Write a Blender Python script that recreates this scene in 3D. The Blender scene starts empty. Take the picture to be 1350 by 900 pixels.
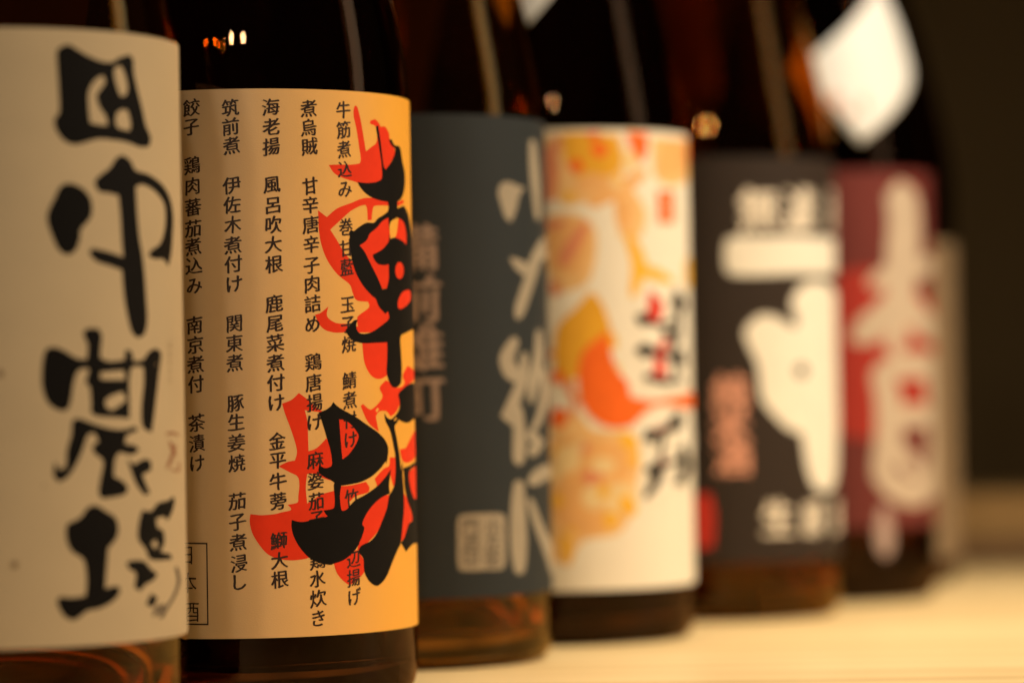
import bpy, bmesh, math, random
from mathutils import Vector, Matrix, noise

random.seed(7)
S = bpy.context.scene
COL = S.collection
R_ = math.radians

# ------------------------------------------------------------------ camera
F = 4200.0                      # focal length in photograph pixels (1350 wide)
HOR = 520.0                     # height of the eye level in the photograph
EYE = 0.0958                    # metres above the table
pitch = math.atan((HOR - 450.0) / F)
ROLL = R_(-1.0)
cam_d = bpy.data.cameras.new("camera")
cam = bpy.data.objects.new("camera", cam_d)
COL.objects.link(cam)
CAM_M = (Matrix.Translation((0, 0, EYE)) @ Matrix.Rotation(R_(90) + pitch, 4, 'X')
         @ Matrix.Rotation(ROLL, 4, 'Z'))
cam.matrix_world = CAM_M
cam_d.sensor_width = 36.0
cam_d.lens = F / 1350.0 * 36.0
cam_d.clip_start = 0.02
cam_d.clip_end = 60
cam_d.dof.use_dof = True
cam_d.dof.focus_distance = 0.986
cam_d.dof.aperture_fstop = 4.2
S.camera = cam

# ------------------------------------------------------------------ world, light, exposure
S.render.engine = 'CYCLES'
S.view_settings.view_transform = 'Standard'
S.view_settings.look = 'None'
S.view_settings.exposure = 0.0
S.view_settings.gamma = 1.0
S.cycles.max_bounces = 20
S.cycles.transmission_bounces = 20
S.cycles.glossy_bounces = 8
S.cycles.diffuse_bounces = 4
S.cycles.caustics_refractive = False
S.cycles.caustics_reflective = False
S.cycles.use_denoising = True
S.cycles.sample_clamp_indirect = 80.0
W = bpy.data.worlds.new("World")
S.world = W
W.use_nodes = True
bg = W.node_tree.nodes["Background"]
bg.inputs[0].default_value = (0.024, 0.015, 0.008, 1)
bg.inputs[1].default_value = 1.0


def aim(o, target):
    d = Vector(target) - o.location
    o.rotation_euler = d.to_track_quat('-Z', 'Y').to_euler()


def area_lamp(loc, target, watts, size, color):
    d = bpy.data.lights.new("area_lamp", 'AREA')
    d.shape = 'RECTANGLE'
    d.size, d.size_y = size
    d.energy = watts
    d.color = color
    o = bpy.data.objects.new("area_lamp", d)
    o.location = loc
    COL.objects.link(o)
    aim(o, target)
    return o


def spot_lamp(loc, target, watts, radius, cone, color, blend=0.6):
    d = bpy.data.lights.new("spot_lamp", 'SPOT')
    d.energy = watts
    d.shadow_soft_size = radius
    d.spot_size = R_(cone)
    d.spot_blend = blend
    d.color = color
    o = bpy.data.objects.new("spot_lamp", d)
    o.location = loc
    COL.objects.link(o)
    aim(o, target)
    return o


WARM = (1.0, 0.79, 0.54)
# warm counter spot high on the right, a paler lamp right over the far half of the row, a dim tall
# area lamp added far right for the streaks on the glass shoulders, and three small ceiling spots behind the viewer
spot_lamp((0.85, 0.95, 1.00), (0.05, 1.22, 0.08), 58, 0.05, 58, WARM, 1.0)
spot_lamp((0.40, 1.30, 1.15), (0.30, 1.24, 0.0), 56, 0.05, 52, (1.0, 0.88, 0.70), 1.0)
area_lamp((1.00, 1.05, 0.62), (0.05, 1.22, 0.08), 0.9, (0.20, 0.80), (1.0, 0.92, 0.84))
for lx in (-0.80, -0.46, -0.26, -0.03):
    spot_lamp((lx, -0.55, 0.82), (0.06, 1.25, 0.12), 5 if lx < -0.6 else 11, 0.045, 44, (1.0, 0.83, 0.62), 0.9)


# ------------------------------------------------------------------ helpers: materials
def new_mat(name):
    m = bpy.data.materials.new(name)
    m.use_nodes = True
    return m, m.node_tree, m.node_tree.nodes["Principled BSDF"]


def paper(name, col, rough=0.62, var=0.06, scale=9.0, ramp=None, spec=0.35):
    """printed paper: gentle mottling, paper-fibre bump; ramp = printed colour change across the label"""
    m, nt, b = new_mat(name)
    b.inputs['Roughness'].default_value = rough
    b.inputs['Specular IOR Level'].default_value = spec
    tc = nt.nodes.new('ShaderNodeTexCoord')
    no = nt.nodes.new('ShaderNodeTexNoise')
    no.inputs['Scale'].default_value = scale
    no.inputs['Detail'].default_value = 6
    nt.links.new(tc.outputs['UV'], no.inputs['Vector'])
    mr = nt.nodes.new('ShaderNodeMapRange')
    mr.inputs['To Min'].default_value = 1 - var
    mr.inputs['To Max'].default_value = 1 + var
    nt.links.new(no.outputs['Fac'], mr.inputs['Value'])
    mx = nt.nodes.new('ShaderNodeMix')
    mx.data_type = 'RGBA'
    mx.blend_type = 'MULTIPLY'
    mx.inputs['Factor'].default_value = 1
    if ramp:
        sp = nt.nodes.new('ShaderNodeSeparateXYZ')
        nt.links.new(tc.outputs['UV'], sp.inputs[0])
        cr = nt.nodes.new('ShaderNodeValToRGB')
        cr.color_ramp.interpolation = 'B_SPLINE'
        els = cr.color_ramp.elements
        els[0].position, els[0].color = ramp[0][0], (*ramp[0][1], 1)
        els[1].position, els[1].color = ramp[-1][0], (*ramp[-1][1], 1)
        for p, c in ramp[1:-1]:
            e = els.new(p)
            e.color = (*c, 1)
        nt.links.new(sp.outputs['X'], cr.inputs['Fac'])
        nt.links.new(cr.outputs['Color'], mx.inputs[6])
    else:
        mx.inputs[6].default_value = (*col, 1)
    nt.links.new(mr.outputs['Result'], mx.inputs[7])
    nt.links.new(mx.outputs[2], b.inputs['Base Color'])
    fb = nt.nodes.new('ShaderNodeTexNoise')
    fb.inputs['Scale'].default_value = 420
    fb.inputs['Detail'].default_value = 3
    nt.links.new(tc.outputs['UV'], fb.inputs['Vector'])
    bu = nt.nodes.new('ShaderNodeBump')
    bu.inputs['Strength'].default_value = 0.14
    bu.inputs['Distance'].default_value = 0.0004
    nt.links.new(fb.outputs['Fac'], bu.inputs['Height'])
    nt.links.new(bu.outputs['Normal'], b.inputs['Normal'])
    return m


def ink(name, col, rough=0.5, spec=0.3):
    m, nt, b = new_mat(name)
    b.inputs['Roughness'].default_value = rough
    b.inputs['Specular IOR Level'].default_value = spec
    tc = nt.nodes.new('ShaderNodeTexCoord')
    no = nt.nodes.new('ShaderNodeTexNoise')
    no.inputs['Scale'].default_value = 160
    no.inputs['Detail'].default_value = 4
    nt.links.new(tc.outputs['Object'], no.inputs['Vector'])
    mr = nt.nodes.new('ShaderNodeMapRange')
    mr.inputs['To Min'].default_value = 0.88
    mr.inputs['To Max'].default_value = 1.12
    nt.links.new(no.outputs['Fac'], mr.inputs['Value'])
    mx = nt.nodes.new('ShaderNodeMix')
    mx.data_type = 'RGBA'
    mx.blend_type = 'MULTIPLY'
    mx.inputs['Factor'].default_value = 1
    mx.inputs[6].default_value = (*col, 1)
    nt.links.new(mr.outputs['Result'], mx.inputs[7])
    nt.links.new(mx.outputs[2], b.inputs['Base Color'])
    return m


def glass_mat(name, col):
    m = bpy.data.materials.new(name)
    m.use_nodes = True
    nt = m.node_tree
    nt.nodes.remove(nt.nodes["Principled BSDF"])
    g = nt.nodes.new('ShaderNodeBsdfGlass')
    g.inputs['Color'].default_value = (*col, 1)
    g.inputs['Roughness'].default_value = 0.0
    g.inputs['IOR'].default_value = 1.5
    tc = nt.nodes.new('ShaderNodeTexCoord')
    no = nt.nodes.new('ShaderNodeTexNoise')        # slight waviness of moulded glass
    no.inputs['Scale'].default_value = 26
    no.inputs['Detail'].default_value = 1
    mp = nt.nodes.new('ShaderNodeMapping')
    mp.inputs['Scale'].default_value = (1, 1, 0.35)
    nt.links.new(tc.outputs['Object'], mp.inputs['Vector'])
    nt.links.new(mp.outputs['Vector'], no.inputs['Vector'])
    bu = nt.nodes.new('ShaderNodeBump')
    bu.inputs['Strength'].default_value = 0.16
    bu.inputs['Distance'].default_value = 0.004
    nt.links.new(no.outputs['Fac'], bu.inputs['Height'])
    nt.links.new(bu.outputs['Normal'], g.inputs['Normal'])
    nt.links.new(g.outputs[0], nt.nodes['Material Output'].inputs['Surface'])
    return m


# ------------------------------------------------------------------ helpers: objects
def tag(o, label, cat, group=None):
    o['label'] = label
    o['category'] = cat
    if group:
        o['group'] = group
    return o


def link_mesh(name, me, mat, parent=None, smooth=True):
    o = bpy.data.objects.new(name, me)
    COL.objects.link(o)
    if mat:
        me.materials.append(mat)
    if smooth:
        for p in me.polygons:
            p.use_smooth = True
    if parent:
        o.parent = parent
    return o


def catmull(pts, n=5, closed=True, corner=62):
    """smooth a traced outline, keeping sharp corners sharp"""
    k = len(pts)
    V = [Vector(p[:2]) for p in pts]
    sharp = []
    for i in range(k):
        a, b, c = V[i - 1], V[i], V[(i + 1) % k]
        d1, d2 = b - a, c - b
        sharp.append(d1.length > 1e-9 and d2.length > 1e-9 and abs(math.degrees(d1.angle(d2))) > corner)
    out = []
    for i in range(k):
        p1, p2 = V[i], V[(i + 1) % k]
        p0 = V[i - 1] if not sharp[i] else p1 - (p2 - p1) * 0.5
        p3 = V[(i + 2) % k] if not sharp[(i + 1) % k] else p2 + (p2 - p1) * 0.5
        for j in range(n):
            t = j / n
            out.append(0.5 * ((2 * p1) + (p2 - p0) * t + (2 * p0 - 5 * p1 + 4 * p2 - p3) * t * t
                              + (3 * p1 - p0 - 3 * p2 + p3) * t ** 3))
    return [(v.x, v.y) for v in out]


def disc(cx, cy, rx, ry=None, n=14):
    ry = ry or rx
    return [(cx + rx * math.cos(2 * math.pi * i / n), cy + ry * math.sin(2 * math.pi * i / n)) for i in range(n)]


def stroke(pts):
    """outline of a brush stroke along (x, y, half width) points, round ends"""
    P = [Vector((p[0], p[1])) for p in pts]
    L, Rr = [], []
    for i, p in enumerate(P):
        a = P[max(0, i - 1)]
        b = P[min(len(P) - 1, i + 1)]
        d = (b - a).normalized()
        nrm = Vector((-d.y, d.x)) * pts[i][2]
        L.append(p + nrm)
        Rr.append(p - nrm)
    d0 = (P[0] - P[1]).normalized() * pts[0][2]
    d1 = (P[-1] - P[-2]).normalized() * pts[-1][2]
    o = L + [P[-1] + d1] + Rr[::-1] + [P[0] + d0]
    return [(v.x, v.y) for v in o]


def Z(x0, y0, s, pts):
    """points read off an enlarged crop -> photograph pixels"""
    return [(x0 + p[0] / s, y0 + p[1] / s) + tuple(q / s for q in p[2:]) for p in pts]


# ------------------------------------------------------------------ the bottle's turned profile
PROFILE = [(0.0000, 0.0060), (0.0300, 0.0040), (0.0430, 0.0004), (0.0475, 0.0002), (0.0505, 0.0022), (0.0518, 0.0060),
           (0.0523, 0.0120), (0.0523, 0.0180), (0.0523, 0.1000), (0.0523, 0.1740), (0.0523, 0.1810), (0.0523, 0.1880),
           (0.0521, 0.1960), (0.0513, 0.2060), (0.0494, 0.2180),
           (0.0464, 0.2320), (0.0425, 0.2490), (0.0376, 0.2680), (0.0310, 0.2900), (0.0240, 0.3150), (0.0186, 0.3400),
           (0.0154, 0.3560), (0.0143, 0.3720), (0.0143, 0.3840)]

def fine(profile, n=4):
    out = []
    k = len(profile)
    for i in range(k - 1):
        p1, p2 = Vector(profile[i]), Vector(profile[i + 1])
        p0 = Vector(profile[i - 1]) if i else p1 - (p2 - p1)
        p3 = Vector(profile[i + 2]) if i + 2 < k else p2 + (p2 - p1)
        straight = abs(p1.x - p2.x) < 1e-6
        for j in range(1 if straight else n):
            t = j / n
            v = p1 if straight else 0.5 * ((2 * p1) + (p2 - p0) * t + (2 * p0 - 5 * p1 + 4 * p2 - p3) * t * t
                                           + (3 * p1 - p0 - 3 * p2 + p3) * t ** 3)
            out.append((max(v.x, 0.0), v.y))
    out.append(profile[-1])
    return out


FP = fine(PROFILE)


def radius_at(z):
    for (r0, z0), (r1, z1) in zip(FP[20:], FP[21:]):
        if z0 <= z <= z1 and z1 > z0:
            return r0 + (r1 - r0) * (z - z0) / (z1 - z0)
    return 0.0523


def lathe_mesh(name, loops, seg=128):
    bm = bmesh.new()
    for prof in loops:
        rings = []
        for r, z in prof:
            if r < 1e-6:
                rings.append([bm.verts.new((0, 0, z))])
            else:
                rings.append([bm.verts.new((r * math.cos(2 * math.pi * i / seg), r * math.sin(2 * math.pi * i / seg), z))
                              for i in range(seg)])
        for a, b in zip(rings, rings[1:]):
            for i in range(seg):
                j = (i + 1) % seg
                if len(a) == 1 and len(b) == 1:
                    continue
                if len(a) == 1:
                    bm.faces.new((a[0], b[j], b[i]))
                elif len(b) == 1:
                    bm.faces.new((a[i], a[j], b[0]))
                else:
                    bm.faces.new((a[i], a[j], b[j], b[i]))
    bmesh.ops.recalc_face_normals(bm, faces=bm.faces)
    me = bpy.data.meshes.new(name)
    bm.to_mesh(me)
    bm.free()
    return me


INNER = [(0.0, 0.0125), (0.0380, 0.0105), (0.0455, 0.0112), (0.0482, 0.0145)] + [(r - 0.0032, z) for r, z in FP if z > 0.019]
glass_profile = FP + [(0.0128, 0.3848)] + INNER[::-1]
BODY = lathe_mesh("bottle_glass", [glass_profile])
CAPM = lathe_mesh("bottle_cap", [[(0.0, 0.4000), (0.0150, 0.4000), (0.0168, 0.3985), (0.0172, 0.3960), (0.0172, 0.3660),
                                  (0.0166, 0.3652), (0.0148, 0.3652), (0.0148, 0.3860), (0.0, 0.3862)]], 64)
BROWN = glass_mat("brown_bottle_glass", (0.50, 0.33, 0.20))
AMBER = glass_mat("amber_bottle_glass", (0.86, 0.56, 0.22))
HONEY = glass_mat("honey_bottle_glass", (0.90, 0.64, 0.28))
CAP = ink("cap_metal", (0.05, 0.04, 0.03), 0.35, 0.5)
BODY.materials.append(BROWN)
CAPM.materials.append(CAP)
for me_ in (BODY, CAPM):
    for p_ in me_.polygons:
        p_.use_smooth = True

RL = 0.0525      # label surface radius
STEP = 0.0016    # facet width of the label sheet


class Bottle:
    """a bottle standing on the table; its silhouette axis passes through photo column cx at depth d"""

    def __init__(self, cx, d, label, group, amber=None):
        r = CAM_M.to_3x3() @ Vector(((cx - 675) / F, (450 - HOR) / F, -1))
        o = CAM_M.translation
        t = (d - o.y) / r.y
        self.pos = Vector((o.x + r.x * t, d, 0))
        self.root = bpy.data.objects.new("sake_bottle", None)
        self.root.empty_display_size = 0.05
        self.root.location = self.pos
        COL.objects.link(self.root)
        tag(self.root, label, "bottle", group)
        b = bpy.data.objects.new("glass_body", BODY)
        c = bpy.data.objects.new("cap", CAPM)
        for q in (b, c):
            COL.objects.link(q)
            q.parent = self.root
        if amber:
            b.material_slots[0].link = 'OBJECT'
            b.material_slots[0].material = amber
        self.off = 0.000010
        tocam = math.atan2(o.y - self.pos.y, o.x - self.pos.x)
        self.face = tocam              # direction from axis to the camera

    # photograph pixel -> (u along the surface, height) on this bottle's own label surface
    def uv(self, p, rad=RL):
        o = CAM_M.translation - self.pos
        r = (CAM_M.to_3x3() @ Vector(((p[0] - 675) / F, (450 - p[1]) / F, -1))).normalized()
        A = r.x * r.x + r.y * r.y
        B = 2 * (o.x * r.x + o.y * r.y)
        Cc = o.x * o.x + o.y * o.y - rad * rad
        D = B * B - 4 * A * Cc
        if D >= 0:
            t = (-B - math.sqrt(D)) / (2 * A)
            extra = 0.0
        else:
            t = -B / (2 * A)
            q = o + r * t
            extra = (math.hypot(q.x, q.y) - rad) * 1.6
        h = o + r * t
        a = math.atan2(h.y, h.x) - self.face
        a = (a + math.pi) % (2 * math.pi) - math.pi
        u = a * RL
        if extra:
            u += extra if u > 0 else -extra
        return (u, h.z + EYE * 0)

    def wrap(self, u, v, off):
        """point on the label; the sheet is faceted at multiples of STEP and print lies exactly on the facets"""
        k = math.floor(u / STEP + 1e-6)
        t = u / STEP - k
        P = []
        for q in (k, k + 1):
            a = self.face + q * STEP / RL
            P.append(Vector((math.cos(a), math.sin(a), 0)) * (RL + off))
        w = P[0] * (1 - t) + P[1] * t
        w.z = v
        return w

    # ---- paper label: a curved sheet wrapped round to both sides, heights z0..z1, its own small thickness
    def label(self, name, mat, z0, z1, n=74, parent=None):
        bm = bmesh.new()
        uvl = bm.loops.layers.uv.new("UVMap")
        w = 0.00018
        span = 2.0 * n
        for (za, wa, zb, wb_) in ((z0, 0, z1, 0), (z1, 0, z1, -w), (z1, -w, z0, -w), (z0, -w, z0, 0)):
            prev = None
            for i in range(-n, n + 1):
                cur = (bm.verts.new(self.wrap(i * STEP, za, wa)), bm.verts.new(self.wrap(i * STEP, zb, wb_)))
                if prev:
                    f = bm.faces.new((prev[0], cur[0], cur[1], prev[1]))
                    for l, c in zip(f.loops, (i - 1, i, i, i - 1)):
                        l[uvl].uv = ((c + n) / span, (l.vert.co.z - z0) / (z1 - z0))
                prev = cur
        me = bpy.data.meshes.new(name)
        bm.to_mesh(me)
        bm.free()
        return link_mesh(name, me, mat, parent or self.root, smooth=True)

    # ---- printed shapes: outlines in photo pixels (each a list of [outer, hole, hole...])
    def flat(self, groups, step=STEP, smooth=True, uvspace=False):
        verts, faces = [], []
        for g in groups:
            cu = bpy.data.curves.new("outline", 'CURVE')
            cu.dimensions = '2D'
            cu.fill_mode = 'BOTH'
            for ring in g:
                pts = ring if uvspace else [self.uv(p) for p in (catmull(ring) if smooth else ring)]
                sp = cu.splines.new('POLY')
                sp.points.add(len(pts) - 1)
                for q, p in zip(sp.points, pts):
                    q.co = (p[0] * 100, p[1] * 100, 0, 1)
                sp.use_cyclic_u = True
            ob = bpy.data.objects.new("outline", cu)
            COL.objects.link(ob)
            dg = bpy.context.evaluated_depsgraph_get()
            me = bpy.data.meshes.new_from_object(ob.evaluated_get(dg))
            bpy.data.objects.remove(ob)
            bpy.data.curves.remove(cu)
            bm = bmesh.new()
            bm.from_mesh(me)
            bpy.data.meshes.remove(me)
            if not bm.verts:
                bm.free()
                continue
            for v in bm.verts:
                v.co = v.co * 0.01
            xs = [v.co.x for v in bm.verts]
            k = math.ceil(min(xs) / step)
            while k * step < max(xs):
                bmesh.ops.bisect_plane(bm, geom=bm.verts[:] + bm.edges[:] + bm.faces[:], dist=1e-7,
                                       plane_co=(k * step, 0, 0), plane_no=(1, 0, 0))
                k += 1
            bm.verts.index_update()
            base = len(verts)
            for v in bm.verts:
                verts.append(self.wrap(v.co.x, v.co.y, self.off))
            for f in bm.faces:
                faces.append([base + v.index for v in f.verts])
            bm.free()
            self.off += 0.0000025
        return verts, faces

    def emit(self, name, vf, mat, parent):
        me = bpy.data.meshes.new(name)
        me.from_pydata([tuple(v) for v in vf[0]], [], vf[1])
        bm = bmesh.new()
        bm.from_mesh(me)
        for f in bm.faces:                       # face outwards
            c = f.calc_center_median()
            if f.normal.dot(Vector((c.x, c.y, 0))) < 0:
                f.normal_flip()
        bm.to_mesh(me)
        bm.free()
        o = link_mesh(name, me, mat, parent, smooth=True)
        me.normals_split_custom_set_from_vertices([tuple(Vector((v.co.x, v.co.y, 0)).normalized()) for v in me.vertices])
        return o

    def shapes(self, name, groups, mat, parent, smooth=True):
        return self.emit(name, self.flat(groups, smooth=smooth), mat, parent)

    # ---- writing: one character at a time, centred on photo pixel (x, y); size in photo pixels
    def writing(self, name, chars, mat, parent, slant=0.10, heavy=0.030, brush=0.016):
        verts, faces = [], []
        for ch, x, y, s in chars:
            u0, v0 = self.uv((x, y))
            dist = Vector((self.pos.x, self.pos.y)).length - RL
            size = s * dist / F
            gv, gf = glyph(ch)
            jx, jr = random.uniform(-.02, .02), random.uniform(-.03, .03)
            sx, ph = random.uniform(.95, 1.03), random.uniform(0, 50)
            for dup in ((0.0, heavy) if heavy else (0.0,)):
                bm = bmesh.new()
                vs = []
                for gx, gy in gv:
                    nz = noise.noise_vector((gx * 2.6 + ph, gy * 2.6, 0)) * brush * 1.6
                    nz += noise.noise_vector((gx * 7 + ph, gy * 7, 5)) * brush * 0.7
                    gx, gy = gx + nz.x, gy + nz.y
                    px, py = (gx - 0.5) * sx, (gy - 0.38) + slant * (gx - 0.5)
                    px, py = px + jx - jr * py, py + jr * px
                    vs.append(bm.verts.new((u0 + (px + dup - heavy / 2) * size, v0 + (py - dup * 0.35) * size, 0)))
                for f in gf:
                    bm.faces.new([vs[i] for i in f])
                xs = [v.co.x for v in vs]
                k = math.ceil(min(xs) / STEP)
                while k * STEP < max(xs):
                    bmesh.ops.bisect_plane(bm, geom=bm.verts[:] + bm.edges[:] + bm.faces[:], dist=1e-7,
                                           plane_co=(k * STEP, 0, 0), plane_no=(1, 0, 0))
                    k += 1
                bm.verts.index_update()
                base = len(verts)
                for v in bm.verts:
                    verts.append(self.wrap(v.co.x, v.co.y, self.off + (0.0000025 if dup else 0)))
                faces += [[base + v.index for v in f.verts] for f in bm.faces]
                bm.free()
        self.off += 0.000006
        return self.emit(name, (verts, faces), mat, parent)


GLYPH = {}


def glyph(ch):
    """outline of one character, cut on a fine grid so that it can be bent like a brush stroke"""
    if ch not in GLYPH:
        c = bpy.data.curves.new('letter', 'FONT')
        c.body = ch
        c.resolution_u = 3
        o = bpy.data.objects.new('letter', c)
        COL.objects.link(o)
        dg = bpy.context.evaluated_depsgraph_get()
        me = bpy.data.meshes.new_from_object(o.evaluated_get(dg))
        bpy.data.objects.remove(o)
        bpy.data.curves.remove(c)
        bm = bmesh.new()
        bm.from_mesh(me)
        bpy.data.meshes.remove(me)
        for i in range(-1, 11):
            for no in ((1, 0, 0), (0, 1, 0)):
                bmesh.ops.bisect_plane(bm, geom=bm.verts[:] + bm.edges[:] + bm.faces[:], dist=1e-6,
                                       plane_co=(i * 0.1 + 0.013, i * 0.1 + 0.013, 0), plane_no=no)
        bm.verts.index_update()
        GLYPH[ch] = ([(v.co.x, v.co.y) for v in bm.verts], [[v.index for v in f.verts] for f in bm.faces])
        bm.free()
    return GLYPH[ch]


# ------------------------------------------------------------------ setting: counter, ledge, wall
def wood_mat(name, c1, c2, rough, grain=1.0):
    m, nt, b = new_mat(name)
    tc = nt.nodes.new('ShaderNodeTexCoord')
    mp = nt.nodes.new('ShaderNodeMapping')
    mp.inputs['Scale'].default_value = (1.2, 14, 14)
    mp.inputs['Rotation'].default_value = (0, 0, R_(8))
    nt.links.new(tc.outputs['Object'], mp.inputs['Vector'])
    no = nt.nodes.new('ShaderNodeTexNoise')
    no.inputs['Scale'].default_value = 3.0 * grain
    no.inputs['Detail'].default_value = 8
    no.inputs['Distortion'].default_value = 0.6
    nt.links.new(mp.outputs['Vector'], no.inputs['Vector'])
    wv = nt.nodes.new('ShaderNodeTexWave')
    wv.bands_direction = 'Y'
    wv.inputs['Scale'].default_value = 0.9 * grain
    wv.inputs['Distortion'].default_value = 5
    wv.inputs['Detail'].default_value = 3
    nt.links.new(mp.outputs['Vector'], wv.inputs['Vector'])
    ad = nt.nodes.new('ShaderNodeMath')
    ad.operation = 'MULTIPLY_ADD'
    ad.inputs[1].default_value = 0.35
    nt.links.new(wv.outputs['Fac'], ad.inputs[0])
    nt.links.new(no.outputs['Fac'], ad.inputs[2])
    cr = nt.nodes.new('ShaderNodeValToRGB')
    cr.color_ramp.elements[0].position = 0.35
    cr.color_ramp.elements[0].color = (*c1, 1)
    cr.color_ramp.elements[1].position = 0.95
    cr.color_ramp.elements[1].color = (*c2, 1)
    nt.links.new(ad.outputs[0], cr.inputs['Fac'])
    nt.links.new(cr.outputs['Color'], b.inputs['Base Color'])
    b.inputs['Roughness'].default_value = rough
    bu = nt.nodes.new('ShaderNodeBump')
    bu.inputs['Strength'].default_value = 0.08
    bu.inputs['Distance'].default_value = 0.001
    nt.links.new(no.outputs['Fac'], bu.inputs['Height'])
    nt.links.new(bu.outputs['Normal'], b.inputs['Normal'])
    return m


def box_mesh(name, x0, x1, y0, y1, z0, z1, bevel=0.0):
    bm = bmesh.new()
    bmesh.ops.create_cube(bm, size=1)
    for v in bm.verts:
        v.co = Vector((x0 + (v.co.x + .5) * (x1 - x0), y0 + (v.co.y + .5) * (y1 - y0), z0 + (v.co.z + .5) * (z1 - z0)))
    if bevel:
        bmesh.ops.bevel(bm, geom=bm.edges[:], offset=bevel, segments=3, affect='EDGES', profile=0.5)
    me = bpy.data.meshes.new(name)
    bm.to_mesh(me)
    bm.free()
    return me


LIGHTWOOD = wood_mat("pale_counter_wood", (0.58, 0.39, 0.155), (0.82, 0.63, 0.33), 0.40)
LEDGEWOOD = wood_mat("ledge_wood", (0.50, 0.30, 0.11), (0.60, 0.38, 0.15), 0.5)
table = link_mesh("table", box_mesh("table", -1.6, 1.8, -0.2, 2.02, -0.04, 0.0, 0.003), LIGHTWOOD, smooth=False)
table['kind'] = 'structure'

WALLM, wnt, wb = new_mat("dark_wall_plaster")
wb.inputs['Roughness'].default_value = 0.9
wn = wnt.nodes.new('ShaderNodeTexNoise')
wn.inputs['Scale'].default_value = 3
wn.inputs['Detail'].default_value = 5
wr = wnt.nodes.new('ShaderNodeValToRGB')
wr.color_ramp.elements[0].color = (0.20, 0.132, 0.05, 1)
wr.color_ramp.elements[1].color = (0.25, 0.165, 0.064, 1)
wnt.links.new(wn.outputs['Fac'], wr.inputs['Fac'])
wnt.links.new(wr.outputs['Color'], wb.inputs['Base Color'])
wall = link_mesh("wall", box_mesh("wall", -3.0, 3.5, 3.2, 3.3, -0.8, 2.6), WALLM, smooth=False)
wall['kind'] = 'structure'

ledge = bpy.data.objects.new("wooden_ledge", None)
ledge.location = (0.2, 1.76, 0)
COL.objects.link(ledge)
tag(ledge, "low tan wooden ledge across the far end of the counter, behind the bottles", "ledge")
DARKWOOD = wood_mat("dark_brown_wood", (0.20, 0.11, 0.05), (0.28, 0.16, 0.075), 0.5)
link_mesh("board", box_mesh("board", -1.6, 1.5, -0.022, 0.10, 0.0108, 0.0372, 0.002), LEDGEWOOD, ledge, smooth=False)
link_mesh("base_strip", box_mesh("base_strip", -1.58, 1.48, -0.040, 0.09, 0.0004, 0.0105, 0.001), DARKWOOD, ledge, smooth=False)  # low dark brown strip along the base of the ledge

# ------------------------------------------------------------------ inks and papers
BLACK = ink("black_ink", (0.007, 0.006, 0.0055), 0.6, 0.10)
BROWNINK = ink("dark_brown_ink", (0.030, 0.014, 0.010))
GREYINK = ink("dry_brush_ink", (0.10, 0.075, 0.055))
RED = ink("vermilion_ink", (0.80, 0.040, 0.010), 0.6, 0.15)
SEALRED = ink("faded_seal_ink", (0.30, 0.12, 0.06))

GROUP = "row of sake bottles"

# ================================================================== bottle 1: huge black brush writing on tan paper
b = Bottle(3, 0.925, "nearest brown sake bottle, plain tan label with four huge black brush characters down it", GROUP, HONEY)
PAPER1 = paper("tan_paper", (0.58, 0.455, 0.285), 0.7, 0.09, 7)
lab = b.label("label", PAPER1, b.uv((3, 856))[1], b.uv((3, 36))[1])
k = 3.4615
ta = [[Z(0, 0, k, [(265, 225), (310, 205), (350, 225), (400, 255), (460, 280), (510, 285), (545, 265), (590, 250),
                   (608, 275), (612, 340), (630, 420), (650, 500), (665, 570), (688, 630), (680, 670), (640, 672),
                   (580, 650), (520, 640), (450, 635), (390, 650), (340, 660), (290, 640), (255, 590), (248, 545),
                   (270, 510), (268, 420), (262, 320), (258, 260)]),
       Z(0, 0, k, [(412, 400), (440, 360), (470, 345), (480, 375), (458, 410), (440, 440), (455, 490), (482, 530),
                   (492, 572), (450, 570), (412, 560), (405, 500), (403, 440)]),
       Z(0, 0, k, [(525, 312), (550, 300), (570, 340), (582, 400), (575, 436), (550, 440), (535, 400), (522, 350)]),
       Z(0, 0, k, [(532, 520), (560, 500), (582, 505), (596, 560), (592, 597), (550, 588), (530, 570)])]]
naka = [[Z(0, 200, k, [(275, 160), (320, 145), (380, 170), (415, 220), (420, 280), (400, 320), (370, 355), (365, 400),
                       (345, 450), (310, 470), (270, 450), (240, 390), (215, 310), (225, 260), (250, 210)])],
        [Z(0, 200, k, [(430, 135), (460, 105), (500, 75), (530, 30), (560, 15), (595, 40), (620, 85), (680, 105),
                       (740, 150), (775, 210), (790, 290), (788, 380), (782, 460), (768, 525), (745, 490), (710, 490),
                       (675, 475), (690, 450), (730, 420), (750, 360), (755, 290), (745, 230), (700, 175), (650, 150),
                       (620, 160), (625, 260), (635, 380), (650, 470), (660, 560), (668, 680), (672, 770), (660, 830),
                       (630, 850), (600, 820), (575, 720), (562, 620), (556, 540), (500, 520), (440, 500), (405, 460),
                       (420, 440), (470, 450), (520, 465), (562, 480), (555, 400), (550, 300), (540, 200), (500, 190),
                       (450, 180)])]]
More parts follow.
